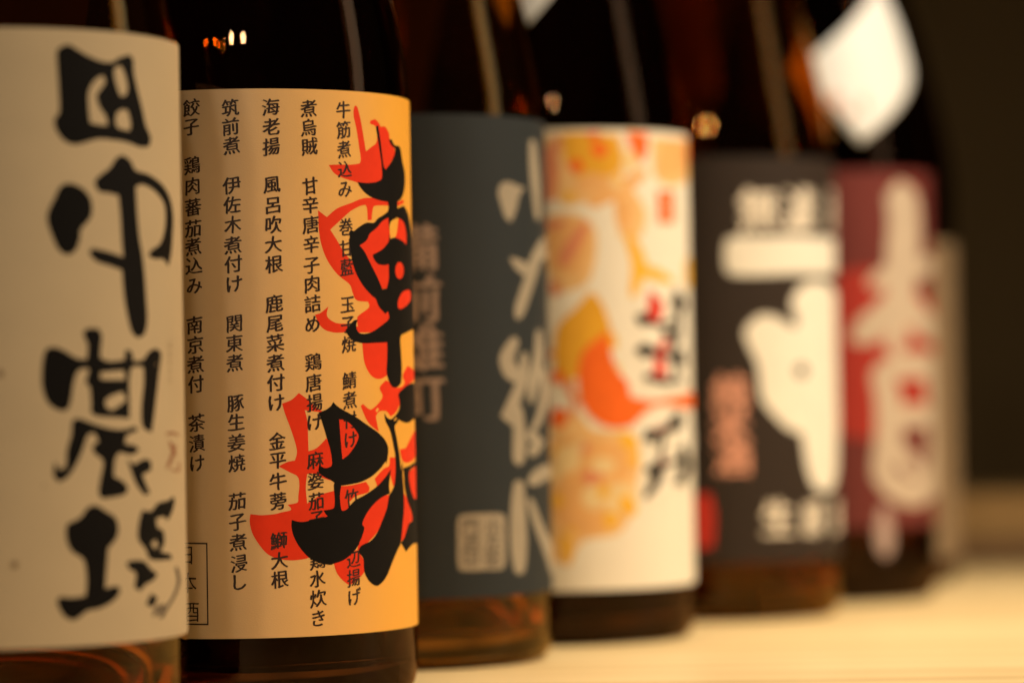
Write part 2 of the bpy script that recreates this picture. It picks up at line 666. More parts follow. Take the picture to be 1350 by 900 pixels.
nou = [[Z(0, 420, k, [(205, 150), (250, 130), (300, 150), (350, 180), (395, 185), (400, 120), (380, 70), (400, 45),
                      (450, 45), (465, 80), (460, 130), (458, 178), (500, 195), (568, 188), (572, 140), (600, 150),
                      (608, 192), (650, 188), (680, 150), (710, 135), (735, 160), (725, 250), (715, 340), (705, 430),
                      (692, 520), (650, 490), (645, 400), (655, 300), (655, 222), (620, 217), (597, 232), (590, 300),
                      (592, 380), (592, 455), (530, 450), (450, 445), (415, 430), (415, 370), (408, 310), (390, 290),
                      (405, 240), (395, 225), (355, 240), (335, 300), (325, 370), (310, 410), (280, 420), (230, 395),
                      (200, 340), (190, 260)]),
        Z(0, 420, k, [(458, 245), (520, 238), (565, 235), (572, 278), (500, 278), (460, 276)]),
        Z(0, 420, k, [(480, 372), (510, 350), (560, 333), (578, 370), (540, 400), (510, 418), (485, 402)])],
       [Z(0, 420, k, [(330, 470), (360, 455), (430, 480), (500, 500), (560, 505), (620, 490), (630, 510), (580, 532),
                      (570, 570), (620, 580), (635, 600), (600, 620), (545, 608), (525, 645), (520, 720), (560, 740),
                      (585, 770), (570, 800), (510, 815), (465, 820), (450, 790), (460, 720), (470, 650), (430, 612),
                      (420, 580), (450, 560), (432, 522), (402, 530), (380, 590), (350, 660), (310, 720), (270, 745),
                      (245, 715), (248, 650), (272, 688), (300, 670), (305, 600), (325, 530)])],
       [Z(0, 420, k, [(580, 640), (612, 665), (660, 640), (690, 650), (690, 690), (650, 710), (665, 750), (685, 795),
                      (660, 805), (625, 760), (600, 700)])]]
ba = [[Z(0, 640, k, [(305, 180), (350, 155), (375, 135), (400, 100), (440, 90), (490, 120), (530, 150), (540, 210),
                     (520, 255), (495, 285), (490, 340), (485, 400), (480, 468), (520, 458), (545, 460), (545, 490),
                     (510, 530), (450, 560), (400, 570), (360, 600), (330, 612), (290, 590), (260, 530), (275, 505),
                     (330, 510), (390, 502), (395, 440), (390, 370), (375, 330), (330, 300), (305, 250)])],
      [Z(0, 640, k, [(650, 110), (690, 115), (720, 80), (770, 65), (790, 45), (797, 70), (785, 120), (765, 160),
                     (745, 140), (712, 150), (720, 190), (745, 205), (750, 260), (732, 300), (780, 312), (785, 335),
                     (720, 340), (680, 330), (665, 290), (630, 240), (635, 160)]),
       Z(0, 640, k, [(690, 260), (710, 245), (722, 270), (705, 290)])],
      [Z(0, 640, k, [(575, 350), (610, 340), (660, 345), (690, 380), (720, 400), (700, 430), (665, 450), (640, 480),
                     (615, 460), (620, 400), (590, 380)])],
      [Z(0, 640, k, [(690, 490), (720, 510), (700, 555), (665, 540)])]]
b.shapes("brush_lettering", ta + naka + nou + ba, BLACK, lab)
b.shapes("dry_brush_stroke", [[stroke(Z(0, 640, k, [(805, 375, 7), (816, 430, 8), (800, 490, 7), (768, 545, 7), (735, 595, 10)]))],
                              [stroke(Z(0, 640, k, [(700, 590, 6), (725, 560, 13), (745, 545, 8)]))]], GREYINK, lab)
b.shapes("faint_seal", [[stroke(Z(0, 420, k, [(762, 525, 6), (790, 522, 6), (815, 530, 4)]))],
                        [stroke(Z(0, 420, k, [(775, 560, 5), (790, 600, 9), (800, 620, 5)]))],
                        [stroke(Z(0, 420, k, [(800, 580, 5), (780, 640, 8), (762, 680, 5)]))],
                        [stroke(Z(0, 420, k, [(785, 690, 5), (815, 695, 5), (818, 660, 4)]))]], SEALRED, lab)
SPECK = ink("paper_speck", (0.26, 0.17, 0.09))
b.shapes("paper_specks", [[disc(19, 744, 5)], [disc(0, 492, 5)], [disc(58, 640, 1.6)], [disc(206, 480, 1.5)]], SPECK, lab)
b.writing("faint_lettering", [(c_, 224, 455 + 11.5 * i, 9) for i, c_ in enumerate("製造年月日")], SPECK, lab, 0, 0)

# ================================================================== bottle 2: orange label, menu writing, red and black brush
b = Bottle(334, 1.040, "sake bottle with glossy orange label of small menu writing under red and black brush characters", GROUP)
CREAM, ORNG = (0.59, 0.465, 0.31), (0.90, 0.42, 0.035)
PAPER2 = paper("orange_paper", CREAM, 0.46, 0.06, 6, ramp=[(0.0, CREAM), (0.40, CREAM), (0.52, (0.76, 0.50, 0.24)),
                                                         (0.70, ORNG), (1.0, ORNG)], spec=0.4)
lab = b.label("label", PAPER2, b.uv((336, 841))[1], b.uv((332, 117))[1])
k1, k2 = 4.5, 3.747
red = [
    [Z(430, 120, k1, [(170, 88), (184, 95), (200, 150), (215, 230), (236, 358), (265, 335), (300, 300), (296, 216),
                      (262, 195), (262, 178), (290, 167), (312, 190), (322, 213), (350, 213), (372, 250), (378, 285),
                      (400, 330), (408, 380), (380, 440), (400, 560), (330, 590), (240, 575), (180, 542), (110, 520),
                      (50, 490), (15, 440), (60, 437), (150, 437), (200, 430), (205, 400), (195, 330), (180, 230),
                      (163, 150), (163, 110)])],
    [Z(410, 260, k2, [(35, 65), (78, 98), (130, 55), (200, 28), (260, 5), (330, 5), (390, 18), (390, 42), (320, 42),
                      (305, 60), (300, 112), (280, 115), (275, 50), (255, 40), (200, 66), (155, 105), (95, 160),
                      (130, 215), (165, 275), (215, 330), (265, 400), (390, 480), (420, 560), (400, 665), (235, 668),
                      (228, 600), (240, 580), (285, 545), (282, 516), (225, 508), (205, 470), (190, 430), (130, 380),
                      (80, 310), (50, 230), (38, 150)])],
    [Z(410, 260, k2, [(238, 240), (300, 150), (384, 98), (392, 205), (420, 190), (432, 105), (470, 110), (490, 230),
                      (505, 390), (500, 520), (430, 565), (375, 450), (352, 452), (300, 340)])],
    [Z(410, 260, k2, [(86, 538), (70, 553), (45, 572), (20, 580), (40, 625), (70, 655), (120, 668), (180, 666),
                      (240, 668), (235, 640), (180, 625), (130, 622), (95, 605), (78, 580)])],
    [Z(410, 260, k2, [(252, 700), (385, 700), (385, 850), (362, 888), (325, 896), (290, 872), (265, 820), (256, 760)])],
    [Z(410, 260, k2, [(392, 22), (425, 24), (455, 12), (460, 28), (430, 42), (395, 40)])],
    [Z(440, 470, 6, [(368, 232), (410, 188), (440, 200), (490, 242), (540, 235), (560, 200), (545, 150), (582, 72),
                     (612, 90), (637, 120), (632, 180), (600, 215), (560, 260), (540, 330), (520, 380), (490, 440),
                     (450, 472), (418, 432), (392, 428), (362, 432), (335, 470), (342, 520), (356, 592), (290, 540),
                     (250, 480), (213, 388), (232, 373), (280, 415), (312, 408), (360, 360), (386, 310), (366, 262)]),
     Z(440, 470, 6, [(330, 425), (345, 402), (360, 415), (342, 440)])],
    [Z(440, 470, 6, [(645, 570), (610, 640), (570, 720), (535, 795), (565, 815), (600, 790), (650, 770), (690, 640)])],
    [Z(440, 470, 6, [(30, 480), (80, 490), (140, 525), (195, 590), (205, 640), (170, 720), (110, 790), (60, 820), (45, 700)])],
    # the left half of the second red character and its bowl
    [Z(320, 500, k1, [(234, 143), (290, 120), (333, 80), (380, 115), (430, 160), (480, 195), (368, 182), (380, 230),
                      (386, 300), (390, 425), (440, 405), (497, 348), (545, 450), (560, 610), (480, 585), (420, 558),
                      (382, 560), (374, 640), (382, 735), (420, 712), (470, 680), (560, 655), (640, 760), (600, 860),
                      (450, 900), (470, 1010), (395, 1055), (320, 1070), (262, 1070), (202, 1060), (142, 1030), (90, 968),
                      (56, 908), (42, 848), (45, 798), (112, 804), (188, 798), (232, 787), (281, 776), (285, 762),
                      (266, 742), (308, 735), (328, 725), (330, 690), (336, 620), (325, 575), (280, 550), (213, 515),
                      (262, 490), (310, 480), (322, 430), (310, 370), (280, 280), (250, 200)])],
    [Z(440, 590, 4.737, [(42, 240), (120, 232), (200, 212), (222, 245), (212, 278), (140, 300), (100, 335), (60, 372), (20, 300)])],
    [Z(440, 590, 4.737, [(272, 240), (255, 192), (310, 132), (345, 112), (350, 60), (384, 60), (388, 200), (372, 240), (350, 160), (320, 190)])],
    [Z(440, 590, 4.737, [(350, 295), (330, 380), (300, 470), (260, 540), (195, 605), (146, 645), (160, 575), (180, 520),
                         (170, 470), (205, 395), (255, 335), (310, 300)])],
    [Z(440, 590, 4.737, [(0, 720), (70, 690), (140, 636), (182, 690), (194, 740), (180, 790), (110, 850), (70, 838), (22, 785)])],
    [Z(440, 590, 4.737, [(436, 280), (462, 330), (492, 440), (475, 470), (455, 550), (415, 585), (425, 480), (436, 380)])],
    [Z(440, 590, 4.737, [(455, 160), (490, 130), (525, 100), (530, 320), (500, 320), (478, 250)])],
    [Z(440, 590, 4.737, [(412, 10), (470, 0), (515, 0), (505, 60), (470, 90), (430, 80)])],
]
b.shapes("red_brush_shadow", red, RED, lab)

cols = [
    (252, 142, [("餃", 142), ("子", 167), ("鶏", 218), ("肉", 245), ("蕃", 273), ("茄", 301), ("煮", 325), ("込", 350),
                ("み", 376), ("南", 428), ("京", 454), ("煮", 480), ("付", 506), ("茶", 557), ("漬", 584), ("け", 610)], 260),
    (304, 142, [("筑", 142), ("前", 167), ("煮", 192), ("伊", 244), ("佐", 270), ("木", 296), ("煮", 323), ("付", 348),
                ("け", 374), ("関", 426), ("東", 452), ("煮", 478), ("豚", 531), ("生", 556), ("姜", 583), ("焼", 610),
                ("茄", 660), ("子", 687), ("煮", 714), ("浸", 742), ("し", 766)], 315),
    (357, 141, [("海", 141), ("老", 167), ("揚", 193), ("風", 243), ("呂", 270), ("吹", 296), ("大", 322), ("根", 348),
                ("鹿", 400), ("尾", 426), ("菜", 452), ("煮", 478), ("付", 504), ("け", 530), ("金", 581), ("平", 606),
                ("牛", 634), ("蒡", 660), ("鰤", 712), ("大", 738), ("根", 763)], 369),
    (407, 143, [("煮", 143), ("烏", 168), ("賊", 193), ("甘", 245), ("辛", 270), ("唐", 296), ("辛", 322), ("子", 349),
                ("肉", 374), ("詰", 400), ("め", 427), ("鶏", 477), ("唐", 504), ("揚", 530), ("け", 556), ("麻", 606),
                ("婆", 633), ("茄", 660), ("子", 683), ("鶏", 738), ("水", 762), ("炊", 788), ("き", 814)], 420),
    (453, 145, [("牛", 145), ("筋", 171), ("煮", 197), ("込", 223), ("み", 249), ("巻", 299), ("甘", 327), ("藍", 352),
                ("玉", 401), ("子", 427), ("焼", 453), ("鯖", 501), ("煮", 527), ("付", 553), ("け", 579), ("竹", 655),
                ("輪", 681), ("磯", 708), ("辺", 736), ("揚", 761), ("げ", 786)], 467),
]
chars = []
for x0, y0, lst, x1 in cols:
    yl = lst[-1][1]
    for ch, y in lst:
        chars.append((ch, x0 + (x1 - x0) * (y - y0) / (yl - y0), y, 24.3))
b.writing("menu_lettering", chars, BROWNINK, lab, 0.15, 0.05, 0.020)

kuruma = [
    [Z(430, 120, k1, [(185, 540), (205, 575), (240, 612), (290, 640), (350, 655), (400, 660), (435, 648), (455, 615),
                      (466, 560), (466, 490), (452, 420), (437, 335), (405, 322), (388, 288), (372, 290), (385, 320),
                      (408, 345), (402, 385), (380, 430), (352, 467), (340, 440), (330, 360), (318, 270), (308, 205),
                      (296, 215), (302, 260), (315, 340), (328, 430), (332, 500), (325, 525), (295, 540), (240, 546)])],
    [Z(410, 260, k2, [(195, 160), (212, 168), (240, 145), (275, 126), (310, 126), (330, 105), (362, 85), (382, 62),
                      (378, 10), (428, 10), (426, 56), (458, 42), (478, 80), (490, 140), (497, 220), (500, 320),
                      (503, 420), (508, 500), (515, 645), (470, 668), (442, 690), (444, 760), (448, 840), (446, 900),
                      (442, 920), (422, 938), (396, 930), (374, 870), (376, 790), (376, 716),
                      (320, 718), (260, 720), (215, 710), (185, 685), (170, 655), (190, 635), (210, 610), (232, 604),
                      (223, 630), (232, 664), (258, 674), (300, 665), (345, 635), (384, 600), (380, 562), (368, 576),
                      (335, 540), (320, 502), (300, 485), (260, 440), (225, 380), (205, 320), (195, 260), (190, 210)]),
     Z(410, 260, k2, [(392, 206), (386, 170), (393, 122), (425, 100), (455, 120), (470, 175), (471, 236), (450, 215), (415, 200)]),
     Z(410, 260, k2, [(240, 238), (275, 212), (290, 180), (325, 150), (352, 118), (382, 100), (386, 200), (372, 235),
                      (345, 262), (304, 284), (312, 308), (332, 330), (365, 335), (383, 330), (384, 400), (374, 450),
                      (352, 454), (330, 400), (290, 320), (265, 270)]),
     Z(410, 260, k2, disc(437, 362, 21, 42)),
     Z(410, 260, k2, [(430, 545), (430, 510), (450, 470), (480, 455), (492, 470), (490, 510), (465, 540), (442, 553)])],
]
P = lambda lst: lst
saka = [
    # left radical, the round belly and the bowl
    [Z(320, 500, k1, [(450, 196), (490, 181), (520, 160), (537, 134), (570, 165), (630, 200), (675, 225), (728, 262),
                      (795, 308)]) +
     Z(440, 470, 6, [(340, 590), (400, 650), (430, 720), (425, 800), (412, 850)]) +
     Z(440, 590, 4.737, [(325, 82), (290, 130), (240, 175), (180, 208), (120, 224), (46, 236), (38, 300), (45, 375),
                         (54, 394), (80, 384), (130, 330), (200, 290), (270, 240), (320, 185), (356, 134), (345, 230),
                         (350, 285), (300, 308), (250, 350), (205, 410), (178, 472), (190, 495), (184, 530), (165, 580),
                         (135, 635), (70, 695), (0, 722)]) +
     Z(320, 640, 6, [(690, 624), (620, 612), (560, 590), (500, 545), (440, 470), (400, 390), (385, 320), (388, 270),
                     (450, 285), (510, 280), (570, 264), (630, 255), (672, 240), (655, 222), (638, 194), (700, 185),
                     (724, 165), (727, 100), (720, 0)]) +
     Z(320, 500, k1, [(545, 612), (520, 595), (480, 575), (450, 545), (454, 508), (488, 525), (524, 516), (530, 490),
                      (520, 420), (500, 350), (470, 250)]),
     Z(440, 470, 6, [(42, 495), (80, 500), (130, 530), (180, 590), (196, 635), (170, 700), (120, 770), (68, 812),
                     (60, 720), (50, 600)])],
    # the long stroke
    [Z(440, 470, 6, [(398, 445), (420, 480), (448, 495), (470, 482), (500, 448), (520, 400), (518, 340), (510, 300),
                     (530, 270), (580, 225), (630, 210), (665, 240), (665, 450), (620, 500), (580, 522), (540, 512),
                     (512, 495), (500, 520), (482, 545), (486, 590), (500, 660), (520, 780), (530, 900)]) +
     Z(440, 590, 4.737, [(428, 80), (430, 180), (437, 280), (438, 380), (430, 480), (418, 590), (400, 632), (370, 702),
                         (330, 800), (290, 850), (260, 859), (220, 830), (190, 770), (184, 690), (155, 650), (172, 610),
                         (230, 580), (270, 530), (300, 460), (330, 380), (345, 300), (362, 270), (378, 230), (385, 150),
                         (384, 60), (376, 0)]) +
     Z(440, 470, 6, [(478, 740), (460, 640), (440, 570), (410, 510)]),
     Z(440, 470, 6, [(474, 500), (490, 478), (500, 486), (482, 512)])],
    # strokes at the right, running round the side of the bottle
    [Z(440, 590, 4.737, [(432, 128), (480, 108), (520, 76), (548, 60), (545, 95), (510, 112), (470, 152), (478, 250), (500, 318),
                         (530, 318), (540, 560), (490, 602), (450, 647), (418, 590), (440, 560), (465, 480), (490, 452),
                         (485, 400), (460, 330), (442, 240), (438, 170)])],
]
b.shapes("black_brush_lettering", kuruma + saka, BLACK, lab)
box = [[Z(0, 0, 1, [(216, 714), (273.5, 715), (275, 823.5), (217, 822.5)]),
        Z(0, 0, 1, [(218, 716), (271.8, 717), (273.2, 821.5), (219, 820.5)])]]
b.shapes("box_border", box, BROWNINK, lab, smooth=False)
b.writing("box_lettering", [("日", 246, 731, 27), ("本", 248, 768, 29), ("酒", 250, 806, 29)], BROWNINK, lab, 0.02, 0.0)

# ================================================================== bottle 3: charcoal label
b = Bottle(535, 1.165, "sake bottle with charcoal grey label, beige brush characters and a square beige seal", GROUP, HONEY)
PAPER3 = paper("charcoal_paper", (0.023, 0.028, 0.031), 0.6, 0.12, 4, spec=0.22)
BEIGE = ink("beige_ink", (0.32, 0.275, 0.205))
PINKB = ink("pinkish_beige_ink", (0.34, 0.25, 0.20))
lab = b.label("label", PAPER3, b.uv((540, 790))[1], b.uv((535, 150))[1])
q5 = lambda pts: Z(540, 120, 3.0, pts)
q6 = lambda pts: Z(540, 420, 2.5, pts)
sho = [[q5([(350, 400), (365, 365), (395, 360), (430, 375), (455, 382), (432, 420), (422, 470), (402, 518), (380, 502), (362, 450)])],
       [stroke(q5([(486, 205, 12), (492, 300, 17), (500, 400, 16), (508, 500, 10)]))],
       [q5([(560, 350), (590, 380), (600, 450), (575, 470), (560, 420)])]]
hidari = [[stroke(q5([(405, 665, 8), (440, 692, 22), (470, 720, 16)]))],
          [stroke(q5([(580, 640, 18), (520, 650, 18), (480, 700, 14)]))],
          [stroke(q5([(530, 590, 10), (500, 660, 22), (470, 760, 22), (440, 850, 22), (430, 890, 14)]))],
          [stroke(q5([(560, 830, 14), (610, 835, 14), (650, 830, 14)]))]]
ei = [[stroke(q6([(345, 75, 16), (320, 130, 24), (335, 175, 26), (365, 205, 12)]))],
      [stroke(q6([(378, 120, 10), (372, 200, 18), (345, 270, 20), (322, 320, 22), (345, 340, 14)]))],
      [stroke(q6([(358, 300, 14), (362, 400, 21), (360, 465, 18)]))],
      [stroke(q6([(425, 45, 9), (425, 120, 16), (410, 200, 18), (400, 270, 8)]))],
      [stroke(q6([(440, 170, 10), (445, 240, 14), (430, 320, 12), (410, 360, 10)]))],
      [stroke(q6([(400, 380, 16), (425, 410, 20), (405, 440, 16)]))],
      [stroke(q6([(470, 120, 14), (480, 260, 16), (475, 420, 14)]))]]
mon = [[stroke(q6([(360, 548, 17), (358, 640, 25), (360, 740, 27), (362, 825, 18)]))],
       [stroke(q6([(405, 535, 18), (430, 515, 24), (460, 500, 22)]))],
       [stroke(q6([(398, 600, 9), (425, 680, 14), (455, 750, 18), (490, 830, 24), (505, 870, 14)]))],
       [stroke(q6([(560, 540, 20), (570, 660, 24), (570, 830, 18)]))]]
b.shapes("brush_lettering", sho + hidari + ei + mon, BEIGE, lab)
b.writing("small_lettering", [("備", 547, 326, 66), ("前", 550, 393, 66), ("雄", 554, 458, 66), ("町", 556, 524, 66)],
          PINKB, lab, 0.06, 0.05)
seal = [[Z(0, 0, 1, [(606, 679), (620, 677), (650, 676), (662, 677), (666, 684), (667, 715), (666, 742), (661, 750),
                     (640, 751), (612, 752), (604, 746), (603, 715), (603, 688)])]]
b.shapes("seal", seal, BEIGE, lab)
SEALDARK = ink("seal_gap", (0.13, 0.11, 0.085))
b.writing("seal_lettering", [("小", 650, 694, 27), ("左", 650, 714, 27), ("衛", 650, 735, 27), ("門", 620, 694, 27),
                             ("酒", 620, 714, 27), ("印", 620, 735, 27)], SEALDARK, lab, 0.0, 0.06)

# ================================================================== bottle 4: white label with orange and yellow leaves
b = Bottle(737, 1.262, "sake bottle with bright white label blotched orange and yellow, standing beside the charcoal labelled one", GROUP)
PAPER4 = paper("white_paper", (0.80, 0.74, 0.62), 0.55, 0.03, 5)
lab = b.label("label", PAPER4, b.uv((750, 779))[1], b.uv((746, 170))[1])
c7 = lambda pts: Z(710, 160, 2.8125, pts)
c8 = lambda pts: Z(710, 460, 2.727, pts)
kk = lambda pts: Z(820, 360, 2.8125, pts)
APRI = ink("apricot_print", (0.80, 0.50, 0.21))
OCHRE = ink("ochre_print", (0.76, 0.38, 0.025))
PALEO = ink("pale_orange_print", (0.78, 0.42, 0.15))
ORNGP = ink("orange_print", (0.86, 0.14, 0.012))
PINKP = ink("pink_print", (0.72, 0.26, 0.13))
YELP = ink("yellow_print", (0.84, 0.46, 0.04))
PALEY = ink("pale_yellow_print", (0.80, 0.60, 0.30))
WHITEP = ink("white_print", (0.80, 0.75, 0.64))
REDP = ink("red_print", (0.62, 0.03, 0.015))
b.shapes("apricot_wash", [
    [c7([(20, 60), (110, 40), (300, 50), (320, 170), (250, 270), (120, 310), (60, 280), (25, 200)])],
    [c7([(28, 350), (120, 340), (200, 380), (215, 480), (180, 600), (60, 640), (30, 520)])],
    [c8([(45, 230), (130, 220), (200, 290), (330, 300), (365, 380), (340, 560), (290, 660), (160, 690), (110, 780), (50, 760),
         (42, 500)])],
    [c7([(420, 60), (560, 70), (580, 200), (500, 240), (430, 200)])],
    [c7([(280, 260), (350, 250), (400, 340), (380, 430), (300, 430)])]], APRI, lab)
b.shapes("pale_orange_pattern", [
    [c7([(140, 190), (200, 175), (265, 195), (255, 240), (190, 262), (140, 270)])],
    [c7([(450, 75), (500, 65), (545, 90), (560, 150), (520, 200), (440, 200)])],
    [stroke(c7([(200, 300, 22), (270, 265, 28), (340, 225, 24), (390, 190, 16)]))],
    [c8([(50, 335), (150, 315), (260, 330), (345, 330), (345, 400), (320, 470), (200, 480), (60, 470)])],
    [c8([(55, 500), (140, 470), (250, 500), (280, 580), (250, 650), (160, 668), (90, 640), (55, 580)])],
    [c7([(30, 380), (110, 360), (190, 390), (190, 470), (150, 570), (60, 560), (35, 470)])],
    [c7([(280, 290), (330, 280), (350, 340), (330, 410), (290, 380)])]], PALEO, lab)
b.shapes("pale_yellow_pattern", [[c8(disc(105, 395, 48, 50))], [c8(disc(198, 532, 44, 46))], [c8(disc(232, 418, 44, 30))]], PALEY, lab)


def dabs(n, seed, x0, x1, y0, y1, lo, hi):
    """loose watercolour dabs, irregular ovals kept clear of the white middle of the label"""
    rnd = random.Random(seed)
    out = []
    while len(out) < n:
        x, y = rnd.uniform(x0, x1), rnd.uniform(y0, y1)
        if x > 782 and 255 < y < 430:
            continue
        a, q, t = rnd.uniform(lo, hi), rnd.uniform(.5, 1.5), rnd.uniform(0, 3.1)
        out.append([[(x + a * q * math.cos(w) * math.cos(t) - a * math.sin(w) * math.sin(t) + rnd.uniform(-.2, .2) * a,
                      y + a * q * math.cos(w) * math.sin(t) + a * math.sin(w) * math.cos(t) + rnd.uniform(-.2, .2) * a)
                     for w in [k * math.pi / 5 for k in range(10)]]])
    return out


b.shapes("pale_yellow_dabs", dabs(12, 3, 728, 850, 190, 690, 6, 15), PALEY, lab)
b.shapes("pink_dabs", dabs(12, 5, 724, 800, 190, 640, 4, 10), PINKP, lab)
b.shapes("yellow_dabs", dabs(12, 8, 728, 840, 180, 720, 4, 11), YELP, lab)
b.shapes("ochre_pattern", [
    [c7([(88, 52), (170, 42), (290, 58), (310, 150), (270, 200), (190, 190), (150, 205), (108, 160), (92, 100)])],
    [c7([(140, 690), (190, 632), (238, 680), (268, 800), (220, 880), (160, 930), (60, 930), (68, 770)])],
    [c8([(60, 10), (160, 0), (170, 60), (110, 120), (60, 110)])]], OCHRE, lab)
b.shapes("pink_pattern", [[c7([(22, 95), (60, 90), (75, 180), (60, 290), (28, 300)])],
                             [stroke(c7([(172, 385, 14), (130, 455, 24), (90, 520, 20)]))],
                             [stroke(c7([(30, 380, 14), (60, 385, 16), (95, 375, 10)]))],
                             [c7([(40, 590), (85, 600), (80, 640), (50, 650)])],
                             [stroke(c8([(100, 120, 14), (130, 190, 12), (120, 240, 8)]))]], PINKP, lab)
b.shapes("yellow_pattern", [[stroke(c7([(335, 430, 16), (365, 500, 26), (370, 560, 26), (350, 640, 12)]))],
                               [stroke(c7([(375, 545, 16), (430, 565, 22), (490, 590, 10)]))],
                               [c7([(545, 520), (575, 500), (575, 620), (545, 610)])],
                               [c8([(290, 530), (330, 525), (355, 570), (340, 600), (300, 580)])],
                               [c8([(75, 660), (120, 690), (120, 770), (90, 750)])]], YELP, lab)
b.shapes("orange_pattern", [
    [c7(disc(225, 105, 30, 28))], [c7(disc(140, 165, 26, 24))],
    [c7([(325, 42), (405, 45), (402, 110), (385, 155), (350, 110)])],
    [c7([(180, 42), (225, 40), (215, 70), (190, 70)])],
    [c7([(545, 60), (570, 90), (570, 160), (545, 150)])],
    [c8([(160, 10), (215, -40), (250, -60), (262, 20), (285, 80), (320, 120), (330, 170), (420, 185), (560, 150), (575, 220),
         (440, 200), (380, 230), (330, 275), (250, 280), (180, 235), (150, 160), (142, 80)])],
    [c8(disc(75, 245, 28, 36))], [c8(disc(70, 100, 20, 26))]], ORNGP, lab)
b.shapes("lettering_halo", [
    [stroke(kk([(70, 100, 26), (110, 130, 46), (130, 280, 56), (120, 400, 40)]))],
    [stroke(kk([(210, 90, 30), (215, 200, 36), (210, 320, 36), (180, 420, 36)]))],
    [stroke(kk([(90, 610, 42), (150, 560, 42), (215, 530, 34), (240, 640, 34)]))],
    [stroke(kk([(100, 720, 40), (150, 720, 44), (215, 740, 40), (110, 810, 30)]))]], WHITEP, lab)
b.shapes("red_lettering", [[stroke(kk([(106, 78, 12), (124, 120, 28), (112, 172, 25)]))],
                           [kk([(100, 290), (130, 275), (158, 230), (172, 250), (160, 320), (165, 392), (130, 380), (105, 395), (120, 330)])],
                           [stroke(kk([(125, 590, 15), (155, 580, 15), (180, 570, 15)]))],
                           [kk([(120, 720), (160, 680), (158, 720), (135, 750)])]], REDP, lab)
b.shapes("black_lettering", [[stroke(kk([(62, 165, 15), (78, 172, 26), (96, 178, 15)]))],
                             [stroke(kk([(200, 70, 11), (208, 110, 26), (214, 130, 22)]))],
                             [stroke(kk([(62, 285, 15), (80, 287, 26), (110, 285, 18)]))],
                             [stroke(kk([(160, 220, 18), (180, 232, 18), (215, 228, 10)]))],
                             [stroke(kk([(195, 320, 19), (215, 325, 25)]))],
                             [stroke(kk([(92, 385, 15), (120, 392, 10), (165, 402, 15)]))],
                             [stroke(kk([(88, 612, 15), (104, 604, 32), (128, 592, 15)]))],
                             [stroke(kk([(176, 578, 15), (196, 560, 26), (206, 530, 20)]))],
                             [stroke(kk([(95, 725, 15), (112, 728, 26), (132, 740, 20), (122, 775, 18), (88, 825, 10)]))],
                             [stroke(kk([(216, 650, 10), (234, 700, 18), (225, 745, 18), (200, 775, 10)]))]], BLACK, lab)
b.shapes("black_brush_lettering", [[stroke(kk(q))] for q in (
    [(75, 172, 8), (140, 192, 10), (205, 172, 9)], [(80, 287, 8), (150, 302, 11), (222, 290, 8)],
    [(100, 392, 7), (160, 404, 11), (220, 396, 9)], [(205, 110, 9), (208, 200, 11), (192, 300, 9), (200, 385, 8)],
    [(105, 606, 10), (155, 586, 10), (205, 556, 12)], [(110, 730, 9), (165, 708, 11), (222, 690, 9)],
    [(150, 570, 8), (146, 660, 10), (118, 790, 7)], [(226, 640, 8), (236, 710, 12), (222, 780, 7)])], BLACK, lab)
b.shapes("red_seal", [[c7([(440, 258), (500, 256), (503, 374), (442, 376)])]], ORNGP, lab)
b.writing("seal_lettering", [("特", 877, 262, 15), ("選", 877, 281, 15)], WHITEP, lab, 0, 0.0)


def sticker(bt, mat, um, vm, half_u, half_v, name="diamond_sticker", lift=0.0, parent=None, lean=(0.0, 0.0)):
    """a square paper sticker turned on its corner, following the bottle's shoulder"""
    bm = bmesh.new()
    n = 22
    grid = {}
    for i in range(n + 1):
        for j in range(n + 1):
            a, c = i / n, j / n
            u = um + (a - c) * half_u + lean[0] * (a + c - 1) * half_v
            v = vm + (a + c - 1) * half_v + lean[1] * (a - c) * half_u
            for lay, off in ((0, 0.00005 + lift), (1, 0.00035 + lift)):
                an = bt.face + u / RL
                r = radius_at(v) + 0.0002 + off
                grid[i, j, lay] = bm.verts.new((r * math.cos(an), r * math.sin(an), v))
    for i in range(n):
        for j in range(n):
            for lay in (0, 1):
                bm.faces.new([grid[x, y, lay] for x, y in ((i, j), (i + 1, j), (i + 1, j + 1), (i, j + 1))])
    for i in range(n):
        for (p, q) in (((i, 0), (i + 1, 0)), ((i, n), (i + 1, n)), ((0, i), (0, i + 1)), ((n, i), (n, i + 1))):
            bm.faces.new([grid[p + (0,)], grid[q + (0,)], grid[q + (1,)], grid[p + (1,)]])
    bmesh.ops.recalc_face_normals(bm, faces=bm.faces)
    me = bpy.data.meshes.new(name)
    bm.to_mesh(me)
    bm.free()
    return link_mesh(name, me, mat, parent or bt.root, smooth=True)


STICK = paper("sticker_paper", (0.72, 0.72, 0.70), 0.5, 0.02, 4)
u_, v_ = b.uv((690, 24))
sticker(b, STICK, u_, v_ + 0.034, 0.036, 0.036)

